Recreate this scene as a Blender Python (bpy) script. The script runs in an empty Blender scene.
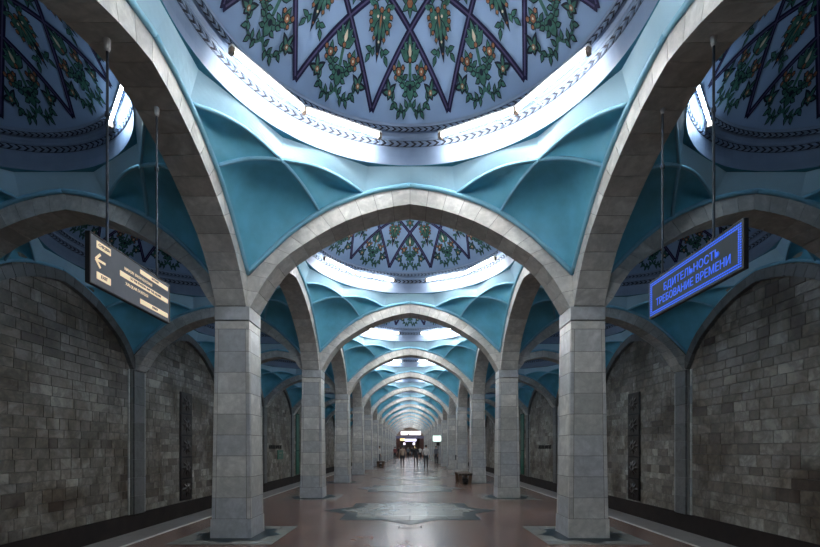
import bpy, bmesh, math, random
from mathutils import Vector, Matrix
random.seed(7)
PI = math.pi
scn = bpy.context.scene
COL = scn.collection

# ------------------------------------------------------------------ camera, world, exposure
EYE = 1.48
cam_d = bpy.data.cameras.new('camera')
cam_d.sensor_width = 36.0
cam_d.lens = 450.0 / 820.0 * 36.0
cam_d.shift_y = (448.5 - 273.5) / 820.0
cam_d.clip_end = 300
cam = bpy.data.objects.new('camera', cam_d)
COL.objects.link(cam)
cam.location = (0, 0, EYE)
cam.rotation_euler = (PI / 2, 0, 0)
scn.camera = cam
world = bpy.data.worlds.new('world')
scn.world = world
world.use_nodes = True
world.node_tree.nodes['Background'].inputs[0].default_value = (0.25, 0.33, 0.42, 1)
world.node_tree.nodes['Background'].inputs[1].default_value = 0.05
scn.view_settings.view_transform = 'Standard'
scn.view_settings.look = 'None'
scn.view_settings.gamma = 1
scn.view_settings.use_curve_mapping = False
scn.view_settings.exposure = 0.0
TUBE_NAVE = 118.0
TUBE_AISLE = 76.0
scn.cycles.max_bounces = 8
scn.cycles.diffuse_bounces = 5
scn.cycles.caustics_reflective = False
scn.cycles.caustics_refractive = False

# ------------------------------------------------------------------ layout constants (metres)
B = 6.0                     # bay length
Y0 = -4.26                  # first column line
NB = 15                     # bays
CX = 2.96                   # column line
WX = 8.35                   # trackside walls
ACX, AH = 5.73, 2.77        # aisle bay centre and half span
ZS = 3.84                   # springing
YEND = Y0 + NB * B

# ------------------------------------------------------------------ materials
def new_mat(name):
    m = bpy.data.materials.new(name)
    m.use_nodes = True
    nt = m.node_tree
    return m, nt, nt.nodes['Principled BSDF'], nt.nodes, nt.links

def mixcol(nt, fac, a, b, typ='MIX'):
    n = nt.nodes.new('ShaderNodeMix')
    n.data_type = 'RGBA'
    n.blend_type = typ
    for sock, v in ((0, fac), (6, a), (7, b)):
        if isinstance(v, (int, float)):
            n.inputs[sock].default_value = v
        elif isinstance(v, tuple):
            n.inputs[sock].default_value = (*v, 1)
        else:
            nt.links.new(v, n.inputs[sock])
    return n.outputs[2]

def ramp(nt, src, stops):
    r = nt.nodes.new('ShaderNodeValToRGB')
    e = r.color_ramp.elements
    e[0].position, e[0].color = stops[0][0], (*stops[0][1], 1)
    e[1].position, e[1].color = stops[-1][0], (*stops[-1][1], 1)
    for p, c in stops[1:-1]:
        x = e.new(p)
        x.color = (*c, 1)
    nt.links.new(src, r.inputs[0])
    return r.outputs[0]

def noise(nt, scale, detail=4, rough=0.55, dist=0.0, vec=None):
    n = nt.nodes.new('ShaderNodeTexNoise')
    n.inputs['Scale'].default_value = scale
    n.inputs['Detail'].default_value = detail
    n.inputs['Roughness'].default_value = rough
    n.inputs['Distortion'].default_value = dist
    if vec is not None:
        nt.links.new(vec, n.inputs['Vector'])
    return n.outputs[0]

def plain(name, col, rough=0.6, metal=0.0, var=0.12, scale=6.0, emit=None, estr=0.0):
    m, nt, bs, N, L = new_mat(name)
    geo = N.new('ShaderNodeNewGeometry')
    nz = noise(nt, scale, 3, vec=geo.outputs['Position'])
    dark = tuple(c * (1 - var) for c in col)
    light = tuple(min(1, c * (1 + var)) for c in col)
    L.new(ramp(nt, nz, [(0.3, dark), (0.7, light)]), bs.inputs['Base Color'])
    bs.inputs['Roughness'].default_value = rough
    bs.inputs['Metallic'].default_value = metal
    if emit:
        bs.inputs['Emission Color'].default_value = (*emit, 1)
        bs.inputs['Emission Strength'].default_value = estr
    return m

def marble(name, stops, rough=0.3, vein=(0.25, 0.26, 0.26), veinamt=0.5, blotch=None, big=1.2, offset_by_island=True):
    m, nt, bs, N, L = new_mat(name)
    geo = N.new('ShaderNodeNewGeometry')
    isl = geo.outputs['Random Per Island']
    base = ramp(nt, isl, stops)
    # each slab is cut from another place of the stone
    add = N.new('ShaderNodeVectorMath'); add.operation = 'MULTIPLY_ADD'
    comb = N.new('ShaderNodeCombineXYZ')
    for i in range(3):
        L.new(isl, comb.inputs[i])
    L.new(comb.outputs[0], add.inputs[0])
    add.inputs[1].default_value = (37.0, 53.0, 71.0)
    L.new(geo.outputs['Position'], add.inputs[2])
    v = add.outputs[0]
    n1 = noise(nt, 1.7, 7, 0.62, 0.5, v)
    veins = ramp(nt, n1, [(0.40, (0, 0, 0)), (0.485, (1, 1, 1)), (0.50, (1, 1, 1)), (0.60, (0, 0, 0))])
    n2 = noise(nt, 9.0, 5, 0.65, 0.3, v)
    mot = ramp(nt, n2, [(0.3, (0.80, 0.80, 0.80)), (0.7, (1.12, 1.12, 1.12))])
    c = mixcol(nt, 1.0, base, mot, 'MULTIPLY')
    mm = N.new('ShaderNodeMath'); mm.operation = 'MULTIPLY'
    L.new(veins, mm.inputs[0]); mm.inputs[1].default_value = veinamt
    c = mixcol(nt, mm.outputs[0], c, vein)
    if blotch:
        n3 = noise(nt, big, 5, 0.6, 0.6, geo.outputs['Position'])
        f = ramp(nt, n3, [(0.46, (0, 0, 0)), (0.62, (0.85, 0.85, 0.85))])
        c = mixcol(nt, f, c, mixcol(nt, 1.0, c, blotch, 'MULTIPLY'))
    L.new(c, bs.inputs['Base Color'])
    bs.inputs['Roughness'].default_value = rough
    bp = N.new('ShaderNodeBump')
    bp.inputs['Strength'].default_value = 0.12
    bp.inputs['Distance'].default_value = 0.01
    L.new(n2, bp.inputs['Height'])
    L.new(bp.outputs[0], bs.inputs['Normal'])
    return m

M = {}
M['column'] = marble('column_marble', [(0, (0.40, 0.405, 0.38)), (0.3, (0.60, 0.605, 0.57)), (0.55, (0.37, 0.40, 0.43)),
                                       (0.8, (0.68, 0.68, 0.64)), (1, (0.47, 0.47, 0.44))], rough=0.30, veinamt=0.38)
M['arch'] = marble('arch_marble', [(0, (0.52, 0.51, 0.48)), (0.4, (0.62, 0.62, 0.59)), (0.7, (0.48, 0.46, 0.43)),
                                   (1, (0.68, 0.685, 0.66))], rough=0.38, veinamt=0.4)
M['wall'] = marble('wall_marble', [(0, (0.28, 0.245, 0.195)), (0.25, (0.44, 0.40, 0.34)), (0.5, (0.31, 0.285, 0.24)),
                                   (0.72, (0.56, 0.53, 0.465)), (0.84, (0.15, 0.115, 0.09)), (1, (0.36, 0.335, 0.30))],
                   rough=0.42, vein=(0.10, 0.085, 0.075), veinamt=0.55, blotch=(0.34, 0.27, 0.21), big=0.6)
M['dark_marble'] = marble('dark_frame_marble', [(0, (0.12, 0.12, 0.12)), (0.5, (0.16, 0.16, 0.16)), (1, (0.20, 0.20, 0.20))],
                          rough=0.35, veinamt=0.3)
M['mortar'] = plain('mortar', (0.17, 0.155, 0.135), 0.9)
M['joint'] = plain('joint_mortar', (0.17, 0.17, 0.16), 0.9)
M['plinth_soot'] = plain('sooty_wall_base', (0.018, 0.011, 0.009), 0.85, var=0.4, scale=2)
M['bed'] = plain('track_bed', (0.02, 0.018, 0.017), 0.95, var=0.5, scale=8)
M['rail'] = plain('rail_steel', (0.14, 0.12, 0.11), 0.4, 0.9)
M['teal'] = plain('teal_plaster', (0.13, 0.46, 0.62), 0.5, var=0.13, scale=3.0)
M['pale'] = plain('pale_blue_plaster', (0.40, 0.64, 0.78), 0.5, var=0.04, scale=2.0)
M['rib'] = plain('rib_blue_plaster', (0.22, 0.50, 0.66), 0.5, var=0.06)
M['crease'] = plain('deep_teal_line', (0.03, 0.22, 0.33), 0.5)
M['cornice'] = plain('cornice_plaster', (0.15, 0.21, 0.31), 0.5, var=0.06)
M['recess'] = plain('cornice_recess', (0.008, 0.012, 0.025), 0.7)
M['dome'] = plain('dome_plaster', (0.17, 0.25, 0.385), 0.55, var=0.06, scale=2)
M['navy'] = plain('navy_paint', (0.007, 0.007, 0.03), 0.55, var=0.2)
M['mauve'] = plain('mauve_line_paint', (0.05, 0.045, 0.10), 0.55)
M['green'] = plain('green_paint', (0.03, 0.09, 0.075), 0.55, var=0.35, scale=15)
M['ochre'] = plain('ochre_paint', (0.17, 0.08, 0.045), 0.55, var=0.3, scale=20)
M['cream'] = plain('cream_paint', (0.42, 0.38, 0.30), 0.55)
M['ink'] = plain('dark_outline_paint', (0.006, 0.010, 0.02), 0.55)
M['white_metal'] = plain('white_enamel', (0.55, 0.56, 0.56), 0.4)
M['brown_metal'] = plain('socket_brown', (0.16, 0.12, 0.09), 0.5)
M['black_metal'] = plain('black_metal', (0.012, 0.013, 0.016), 0.4, 0.2)
M['rod'] = plain('painted_rod', (0.03, 0.04, 0.055), 0.35, 0.6)
M['sign_face'] = plain('sign_face_grey', (0.14, 0.155, 0.18), 0.55, var=0.06)
M['led_face'] = plain('led_face_grey', (0.055, 0.07, 0.08), 0.6, var=0.06)
M['wood'] = plain('bench_wood', (0.10, 0.06, 0.035), 0.5, var=0.3, scale=14)
M['bench_top'] = plain('bench_slats', (0.045, 0.03, 0.022), 0.7, var=0.3, scale=14)
M['green_glass'] = plain('green_enamel_panel', (0.01, 0.16, 0.10), 0.3, var=0.3)
M['skin'] = plain('skin', (0.40, 0.25, 0.18), 0.5)
M['hair'] = plain('black_hair', (0.015, 0.012, 0.01), 0.6)
M['white_cloth'] = plain('white_cloth', (0.62, 0.60, 0.58), 0.8)
M['dark_cloth'] = plain('dark_cloth', (0.022, 0.024, 0.032), 0.8)
M['grey_cloth'] = plain('grey_cloth', (0.13, 0.14, 0.16), 0.8)
M['red_cloth'] = plain('red_cloth', (0.16, 0.03, 0.035), 0.8)
M['portal'] = plain('portal_dark_marble', (0.09, 0.035, 0.03), 0.35, var=0.3)
M['violet_beam'] = plain('violet_grey_beam', (0.16, 0.15, 0.24), 0.5)
M['tan'] = plain('tan_stone', (0.36, 0.26, 0.19), 0.5)
M['grate'] = plain('grate_steel', (0.05, 0.05, 0.055), 0.5, 0.5)

for _k in ('sign_face', 'led_face', 'navy', 'mauve', 'green', 'ochre', 'cream', 'ink', 'dome'):
    M[_k].node_tree.nodes['Principled BSDF'].inputs['Specular IOR Level'].default_value = 0.12

def emit_mat(name, col, s):
    m, nt, bs, N, L = new_mat(name)
    bs.inputs['Base Color'].default_value = (0.8, 0.8, 0.8, 1)
    bs.inputs['Emission Color'].default_value = (*col, 1)
    bs.inputs['Emission Strength'].default_value = s
    return m
M['tube'] = emit_mat('lit_tube', (1.0, 0.985, 0.965), TUBE_NAVE)
M['tube_aisle'] = emit_mat('lit_tube_aisle', (0.72, 0.87, 1.0), TUBE_AISLE)
M['sign_cream'] = emit_mat('sign_cream_backlit', (1.0, 0.78, 0.52), 0.62)
M['sign_cream'].node_tree.nodes['Principled BSDF'].inputs['Base Color'].default_value = (0.5, 0.42, 0.3, 1)
M['led_blue'] = emit_mat('led_blue', (0.03, 0.15, 1.0), 0.8)
M['led_blue'].node_tree.nodes['Principled BSDF'].inputs['Base Color'].default_value = (0.01, 0.02, 0.12, 1)
M['screen'] = emit_mat('lit_screen', (0.75, 1.0, 0.88), 1.5)
M['lit_panel'] = emit_mat('lit_panel_pink_white', (1.0, 0.84, 1.0), 1.6)
M['warm_lamp'] = emit_mat('warm_lamp', (1.0, 0.72, 0.30), 2.0)
M['violet_lamp'] = emit_mat('violet_lamp', (0.80, 0.76, 1.0), 2.6)

# floor: polished red-brown granite slabs
def floor_mat():
    m, nt, bs, N, L = new_mat('red_granite_slabs')
    geo = N.new('ShaderNodeNewGeometry')
    mp = N.new('ShaderNodeMapping')
    mp.inputs['Rotation'].default_value = (0, 0, PI / 2)
    L.new(geo.outputs['Position'], mp.inputs['Vector'])
    br = N.new('ShaderNodeTexBrick')
    L.new(mp.outputs[0], br.inputs['Vector'])
    br.offset = 0.5
    br.inputs['Scale'].default_value = 1.0
    br.inputs['Brick Width'].default_value = 0.9
    br.inputs['Row Height'].default_value = 0.6
    br.inputs['Mortar Size'].default_value = 0.010
    br.inputs['Color1'].default_value = (0.115, 0.068, 0.055, 1)
    br.inputs['Color2'].default_value = (0.185, 0.115, 0.092, 1)
    br.inputs['Mortar'].default_value = (0.03, 0.024, 0.022, 1)
    br.inputs['Bias'].default_value = -0.1
    n1 = noise(nt, 7, 2, 0.5, 0, geo.outputs['Position'])
    sp = ramp(nt, n1, [(0.35, (0.90, 0.90, 0.90)), (0.65, (1.08, 1.08, 1.08))])
    c = mixcol(nt, 1.0, br.outputs['Color'], sp, 'MULTIPLY')
    n2 = noise(nt, 0.9, 4, 0.6, 0, geo.outputs['Position'])
    c = mixcol(nt, 1.0, c, ramp(nt, n2, [(0.3, (0.8, 0.8, 0.8)), (0.7, (1.15, 1.15, 1.15))]), 'MULTIPLY')
    L.new(c, bs.inputs['Base Color'])
    L.new(ramp(nt, n2, [(0.3, (0.21, 0.21, 0.21)), (0.7, (0.25, 0.25, 0.25))]), bs.inputs['Roughness'])
    bp = N.new('ShaderNodeBump')
    bp.inputs['Strength'].default_value = 0.02
    bp.inputs['Distance'].default_value = 0.01
    L.new(noise(nt, 3.5, 2, 0.5, 0, geo.outputs['Position']), bp.inputs['Height'])
    L.new(bp.outputs[0], bs.inputs['Normal'])
    return m
M['floor'] = floor_mat()

def slab_mat(name, col, rough=0.2, spec=0.5):
    m, nt, bs, N, L = new_mat(name)
    geo = N.new('ShaderNodeNewGeometry')
    n1 = noise(nt, 5, 5, 0.65, 0.5, geo.outputs['Position'])
    c = ramp(nt, n1, [(0.3, tuple(x * 0.88 for x in col)), (0.7, tuple(x * 1.1 for x in col))])
    br = N.new('ShaderNodeTexBrick')
    L.new(geo.outputs['Position'], br.inputs['Vector'])
    br.inputs['Scale'].default_value = 1.0
    br.inputs['Brick Width'].default_value = 0.8
    br.inputs['Row Height'].default_value = 0.55
    br.inputs['Mortar Size'].default_value = 0.006
    br.inputs['Color1'].default_value = (1, 1, 1, 1)
    br.inputs['Color2'].default_value = (0.85, 0.85, 0.85, 1)
    br.inputs['Mortar'].default_value = (0.25, 0.25, 0.25, 1)
    L.new(mixcol(nt, 1.0, c, br.outputs['Color'], 'MULTIPLY'), bs.inputs['Base Color'])
    bs.inputs['Roughness'].default_value = rough
    bs.inputs['Specular IOR Level'].default_value = spec
    return m
M['star_light'] = slab_mat('pale_marble_inlay', (0.20, 0.21, 0.195), 0.26)
M['star_dark'] = slab_mat('dark_inlay', (0.022, 0.034, 0.042), 0.35, 0.12)
M['granite_grey'] = slab_mat('grey_granite_strip', (0.14, 0.13, 0.125), 0.45)
M['line_white'] = slab_mat('white_safety_line', (0.50, 0.49, 0.46), 0.5)

# ------------------------------------------------------------------ helpers
class MB:
    """collects geometry for one mesh object"""
    def __init__(s):
        s.v, s.f, s.m = [], [], []
    def add(s, vs, fs, mi=0):
        o = len(s.v)
        s.v += [tuple(p) for p in vs]
        s.f += [tuple(o + i for i in f) for f in fs]
        s.m += [mi] * len(fs)
    def box(s, a, b, mi=0):
        x0, y0, z0 = a; x1, y1, z1 = b
        vs = [(x0, y0, z0), (x1, y0, z0), (x1, y1, z0), (x0, y1, z0), (x0, y0, z1), (x1, y0, z1), (x1, y1, z1), (x0, y1, z1)]
        s.hexa(vs, mi)
    def hexa(s, vs, mi=0):
        s.add(vs, [(0, 3, 2, 1), (4, 5, 6, 7), (0, 1, 5, 4), (1, 2, 6, 5), (2, 3, 7, 6), (3, 0, 4, 7)], mi)
    def bbox(s, a, b, bev=0.01, mi=0):
        """box with chamfered edges"""
        bm = bmesh.new()
        bmesh.ops.create_cube(bm, size=1)
        for v in bm.verts:
            v.co = Vector([(a[i] + b[i]) / 2 + v.co[i] * (b[i] - a[i]) for i in range(3)])
        bmesh.ops.bevel(bm, geom=bm.edges[:], offset=bev, segments=1, affect='EDGES')
        bm.verts.index_update()
        s.add([v.co for v in bm.verts], [[v.index for v in f.verts] for f in bm.faces], mi)
        bm.free()
    def tube(s, pts, r, n=6, mi=0, closed=False):
        pts = [Vector(p) for p in pts]
        k = len(pts)
        rr = r if isinstance(r, (list, tuple)) else [r] * k
        vs, fs = [], []
        prev = None
        for i, p in enumerate(pts):
            if closed:
                t = pts[(i + 1) % k] - pts[i - 1]
            else:
                t = pts[min(i + 1, k - 1)] - pts[max(i - 1, 0)]
            t.normalize()
            if prev is None:
                a = Vector((0, 0, 1)) if abs(t.z) < 0.9 else Vector((1, 0, 0))
                u = t.cross(a).normalized()
            else:
                u = (prev - t * prev.dot(t)).normalized()
            prev = u
            w = t.cross(u)
            for j in range(n):
                a = 2 * PI * j / n
                vs.append(p + (u * math.cos(a) + w * math.sin(a)) * rr[i])
        seg = k if closed else k - 1
        for i in range(seg):
            for j in range(n):
                a, b2 = i * n + j, i * n + (j + 1) % n
                c, d = ((i + 1) % k) * n + (j + 1) % n, ((i + 1) % k) * n + j
                fs.append((a, b2, c, d))
        if not closed:
            fs.append(tuple(range(n))[::-1])
            fs.append(tuple((k - 1) * n + j for j in range(n)))
        s.add(vs, fs, mi)
    def grid(s, rows, mi=0, closed=False):
        """rows: list of equal-length point lists"""
        n = len(rows[0])
        vs = [p for r in rows for p in r]
        fs = []
        for i in range(len(rows) - 1):
            for j in range(n if closed else n - 1):
                j2 = (j + 1) % n
                fs.append((i * n + j, i * n + j2, (i + 1) * n + j2, (i + 1) * n + j))
        s.add(vs, fs, mi)
    def build(s, name, mats, parent=None, smooth=False, **props):
        me = bpy.data.meshes.new(name)
        me.from_pydata(s.v, [], s.f)
        if not isinstance(mats, (list, tuple)):
            mats = [mats]
        for m in mats:
            me.materials.append(m)
        me.polygons.foreach_set('material_index', s.m)
        if smooth:
            me.polygons.foreach_set('use_smooth', [True] * len(s.f))
        me.update()
        o = bpy.data.objects.new(name, me)
        COL.objects.link(o)
        if parent:
            o.parent = parent
        for k, v in props.items():
            o[k] = v
        return o

def empty(name, loc=(0, 0, 0), rz=0, **props):
    o = bpy.data.objects.new(name, None)
    COL.objects.link(o)
    o.location = loc
    o.rotation_euler = (0, 0, rz)
    o.empty_display_size = 0.2
    for k, v in props.items():
        o[k] = v
    return o

KIDS = {}
def reg(o):
    """remember the tree under o once, so that copying it is cheap"""
    def rec(x):
        KIDS[x.name] = [c for c in bpy.data.objects if c.parent == x]
        for c in KIDS[x.name]:
            rec(c)
    rec(o)
    return o
def copy_tree(o, parent=None):
    c = o.copy()
    COL.objects.link(c)
    c.parent = parent
    for ch in KIDS.get(o.name, []):
        copy_tree(ch, c)
    return c
def tag(o, label, cat, group=None, kind=None):
    o['label'] = label
    o['category'] = cat
    if group: o['group'] = group
    if kind: o['kind'] = kind
    return o

ORD = ['', 'first', 'second', 'third', 'fourth', 'fifth', 'sixth', 'seventh', 'eighth', 'ninth', 'tenth', 'eleventh', 'twelfth',
       'thirteenth', 'fourteenth', 'fifteenth', 'sixteenth']

# ------------------------------------------------------------------ arch profile (half-span 2.71 to the arch face plane)
IN_PTS = [(0, 5.55), (.44, 5.475), (.91, 5.33), (1.295, 5.16), (1.59, 4.99), (2.06, 4.68), (2.27, 4.46), (2.44, 4.23), (2.57, 4.0), (2.66, 3.84)]
EX_PTS = [(0, 5.85), (.45, 5.785), (.85, 5.68), (1.2, 5.55), (1.55, 5.375), (1.975, 5.075), (2.27, 4.81), (2.52, 4.57), (2.71, 4.38)]
def sample(pts, n):
    P = [Vector((a, b)) for a, b in pts]
    P = [P[0] * 2 - P[1]] + P + [P[-1] * 2 - P[-2]]
    dense = []
    for i in range(1, len(P) - 2):
        for k in range(8):
            t = k / 8
            a, b, c, d = P[i - 1], P[i], P[i + 1], P[i + 2]
            dense.append(0.5 * ((2 * b) + (c - a) * t + (2 * a - 5 * b + 4 * c - d) * t * t + (3 * b - a - 3 * c + d) * t ** 3))
    dense.append(P[-2])
    L = [0]
    for i in range(1, len(dense)):
        L.append(L[-1] + (dense[i] - dense[i - 1]).length)
    out = []
    j = 0
    for k in range(n):
        s = L[-1] * k / (n - 1)
        while j < len(L) - 2 and L[j + 1] < s:
            j += 1
        f = (s - L[j]) / max(1e-9, L[j + 1] - L[j])
        out.append(dense[j].lerp(dense[j + 1], min(1, max(0, f))))
    return [(p.x, p.y) for p in out]
EXD = sample(EX_PTS, 200)
def ext_z(s):
    s = abs(s)
    for i in range(len(EXD) - 1):
        if EXD[i + 1][0] >= s:
            a, b = EXD[i], EXD[i + 1]
            f = (s - a[0]) / max(1e-9, b[0] - a[0])
            return a[1] + (b[1] - a[1]) * f
    return EXD[-1][1]

def arch_mesh(name, H, thick, n=13, dz=0.0, ring=None, mats=None, pier=0.30):
    """voussoirs of an arch spanning -H..H along local x (H reaches the pier centres), thickness along local y"""
    ks = (H - pier) / 2.66
    ke = (H - 0.25) / 2.71
    ins = [(s * ks, z + dz if z > ZS + .01 else ZS) for s, z in sample(IN_PTS, n)]
    if ring is None:
        ex = [(s * ke, z + dz) for s, z in EX_PTS] + [(H, 4.14 + dz), (H, ZS)]
        exs = sample(EX_PTS, n - 2)
        exs = [(s * ke, z + dz) for s, z in exs] + [(H, 4.16 + dz), (H, ZS)]
    else:
        exs = []
        for i, (s, z) in enumerate(ins):
            a = ins[max(0, i - 1)]; b = ins[min(n - 1, i + 1)]
            t = Vector((b[0] - a[0], b[1] - a[1])).normalized() if i else Vector((1, 0))
            exs.append((s - t.y * ring, z + t.x * ring))
    mb = MB()
    g = 0.004
    h = thick / 2
    for side in (1, -1):
        for i in range(n - 1):
            (a, az), (b, bz) = ins[i], ins[i + 1]
            (c, cz), (d, dz_) = exs[i + 1], exs[i]
            # joint gap
            def lerp(p, q, t): return (p[0] + (q[0] - p[0]) * t, p[1] + (q[1] - p[1]) * t)
            li = max(0.01, math.hypot(b - a, bz - az)); le = max(0.01, math.hypot(c - d, cz - dz_))
            A = lerp((a, az), (b, bz), g / li); Bq = lerp((a, az), (b, bz), 1 - g / li)
            D = lerp((d, dz_), (c, cz), g / le); Cq = lerp((d, dz_), (c, cz), 1 - g / le)
            q = [A, Bq, Cq, D]
            vs = [(side * x, -h, z) for x, z in q] + [(side * x, h, z) for x, z in q]
            fs = [(0, 1, 2, 3), (7, 6, 5, 4), (0, 4, 5, 1), (1, 5, 6, 2), (2, 6, 7, 3), (3, 7, 4, 0)]
            if side > 0:
                fs = [f[::-1] for f in fs]
            mb.add(vs, fs, 0)
    # mortar core just behind the faces
    rin, rex = [], []
    e = 0.012
    for i in range(n):
        (s, z), (s2, z2) = ins[i], exs[i]
        L = math.hypot(s2 - s, z2 - z)
        rin.append((s + (s2 - s) * e / L, z + (z2 - z) * e / L)); rex.append((s2 - (s2 - s) * e / L, z2 - (z2 - z) * e / L))
    hh = h - 0.008
    for side in (1, -1):
        mb.grid([[(side * x, -hh, z) for x, z in rex], [(side * x, -hh, z) for x, z in rin],
                 [(side * x, hh, z) for x, z in rin], [(side * x, hh, z) for x, z in rex]], 1)
    o = mb.build(name, mats or [M['arch'], M['joint']])
    return o

def place_arches():
    # across the hall
    g = arch_mesh('marble_arch', CX, 0.50)
    for j in range(NB + 1):
        o = g if j == 0 else g.copy()
        if j: COL.objects.link(o)
        o.location = (0, Y0 + B * j, 0)
        if j < 2: lab = 'pale marble arch across the central hall, %s' % ['behind the viewpoint', 'just above and behind the viewpoint'][j]
        elif j < 99: lab = 'pale marble arch spanning the central hall, %s one away from the viewer' % ORD[j - 1]
        else: lab = 'tiny far marble arch across the central hall near the lit end'
        tag(o, lab, 'arch', 'marble arches across the central hall', 'thing')
    # aisles
    a = arch_mesh('marble_arch', AH, 0.50, dz=-0.09)
    first = True
    for sx, sn in ((-1, 'left'), (1, 'right')):
        for j in range(NB + 1):
            o = a if first else a.copy()
            if not first: COL.objects.link(o)
            first = False
            o.location = (sx * ACX, Y0 + B * j, 0)
            if j < 2: lab = 'marble arch over the %s track, %s' % (sn, ['behind the viewpoint', 'beside the viewpoint'][j])
            elif j < 99: lab = 'shaded marble arch from %s column row to the wall, %s one away' % (sn, ORD[j - 1])
            else: lab = 'far shaded marble arch between the %s column row and the wall' % sn
            tag(o, lab, 'arch', 'arches over the %s track' % sn, 'thing')
    # along the hall
    l = arch_mesh('marble_arch', B / 2, 0.50)
    first = True
    for sx, sn in ((-1, 'left'), (1, 'right')):
        for j in range(NB):
            o = l if first else l.copy()
            if not first: COL.objects.link(o)
            first = False
            o.location = (sx * CX, Y0 + B * (j + .5), 0)
            o.rotation_euler = (0, 0, PI / 2)
            if j == 0: lab = 'marble arch beside the viewpoint joining columns of the %s row' % sn
            elif j == 1: lab = 'large marble arch carrying the hanging %s, joining %s row columns' % ('arrow sign' if sx < 0 else 'blue LED sign', sn)
            elif j < 99: lab = 'marble arch joining columns %s and %s of the %s row' % (ORD[j - 1], ORD[j], sn)
            else: lab = 'far marble arch joining neighbouring columns of the %s row' % sn
            tag(o, lab, 'arch', 'arches along the %s column row' % sn, 'thing')

# ------------------------------------------------------------------ structure: floor, track, walls
def star8(cx, cy, a, t=0.0):
    """outline of an eight-pointed star made of two squares with half side a"""
    pts = []
    R = a * math.sqrt(2)
    ri = a / math.cos(PI / 8)
    for i in range(16):
        ang = PI / 8 * i
        r = (R if i % 2 == 0 else ri) + t * (1 if i % 2 else 1.6)
        pts.append((cx + r * math.sin(ang), cy + r * math.cos(ang)))
    return pts

def build_floor():
    mb = MB()
    PE = 4.93
    # platform body and surface bands
    ys = [Y0 - 2 + (YEND + 2.42 - Y0) * i / 48 for i in range(49)]
    def strip(x0, x1, mi):
        nx = max(1, int((x1 - x0) / 1.5))
        mb.grid([[(x0 + (x1 - x0) * i / nx, y, 0) for i in range(nx + 1)] for y in ys], mi)
    for x0, x1, mi in ((-4.30, 4.30, 0), (4.38, PE, 3), (-PE, -4.38, 3)):
        strip(x0, x1, mi)
    for s in (-1, 1):
        x0, x1 = sorted((s * 4.30, s * 4.38))
        strip(x0, x1, 4)
        f = [(s * PE, Y0 - 2, 0), (s * PE, YEND, 0), (s * PE, YEND, -1.1), (s * PE, Y0 - 2, -1.1)]
        mb.add(f if s > 0 else f[::-1], [(3, 2, 1, 0)], 5)
    def poly(pts, z, mi):
        c = (sum(p[0] for p in pts) / len(pts), sum(p[1] for p in pts) / len(pts))
        n = len(pts)
        mb.add([(p[0], p[1], z) for p in pts] + [(c[0], c[1], z)], [((i + 1) % n, i, n) for i in range(n)], mi)
    for j in range(NB):
        cy = Y0 + B * (j + .5)
        poly(star8(0, cy, 1.40, 0.06), 0.003, 2)
        poly(star8(0, cy, 1.38, -0.20), 0.006, 1)
    for j in range(NB + 1):
        cy = Y0 + B * j
        for s in (-1, 1):
            cx = s * 2.95
            h = 0.82
            poly([(cx - h, cy - h), (cx - h, cy + h), (cx + h, cy + h), (cx + h, cy - h)], 0.003, 1)
            poly(star8(cx, cy, 0.52), 0.006, 2)
    o = mb.build('floor', [M['floor'], M['star_light'], M['star_dark'], M['granite_grey'], M['line_white'], M['plinth_soot']])
    tag(o, 'polished red granite platform floor with star inlays and white edge lines', 'floor', kind='structure')
    tb = MB()
    for s in (-1, 1):
        x0, x1 = sorted((s * PE, s * (WX + 0.1)))
        tb.add([(x0, Y0 - 2, -1.1), (x1, Y0 - 2, -1.1), (x1, YEND, -1.1), (x0, YEND, -1.1)], [(0, 1, 2, 3)], 0)
    tag(tb.build('floor_trackbed', M['bed']), 'black track bed below the platform edges', 'floor', kind='structure')
    for s, sn in ((-1, 'left'), (1, 'right')):
        for k, off in enumerate((5.65, 7.17)):
            rb = MB()
            x = s * off
            rb.box((x - .035, Y0 - 2, -1.1), (x + .035, YEND, -1.08))
            rb.box((x - .01, Y0 - 2, -1.08), (x + .01, YEND, -0.98))
            rb.box((x - .035, Y0 - 2, -0.98), (x + .035, YEND, -0.95))
            tag(rb.build('rail', M['rail']), 'steel rail of the %s track, on the %s side' % (sn, ['platform', 'wall'][k]), 'rail', 'running rails')

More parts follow.
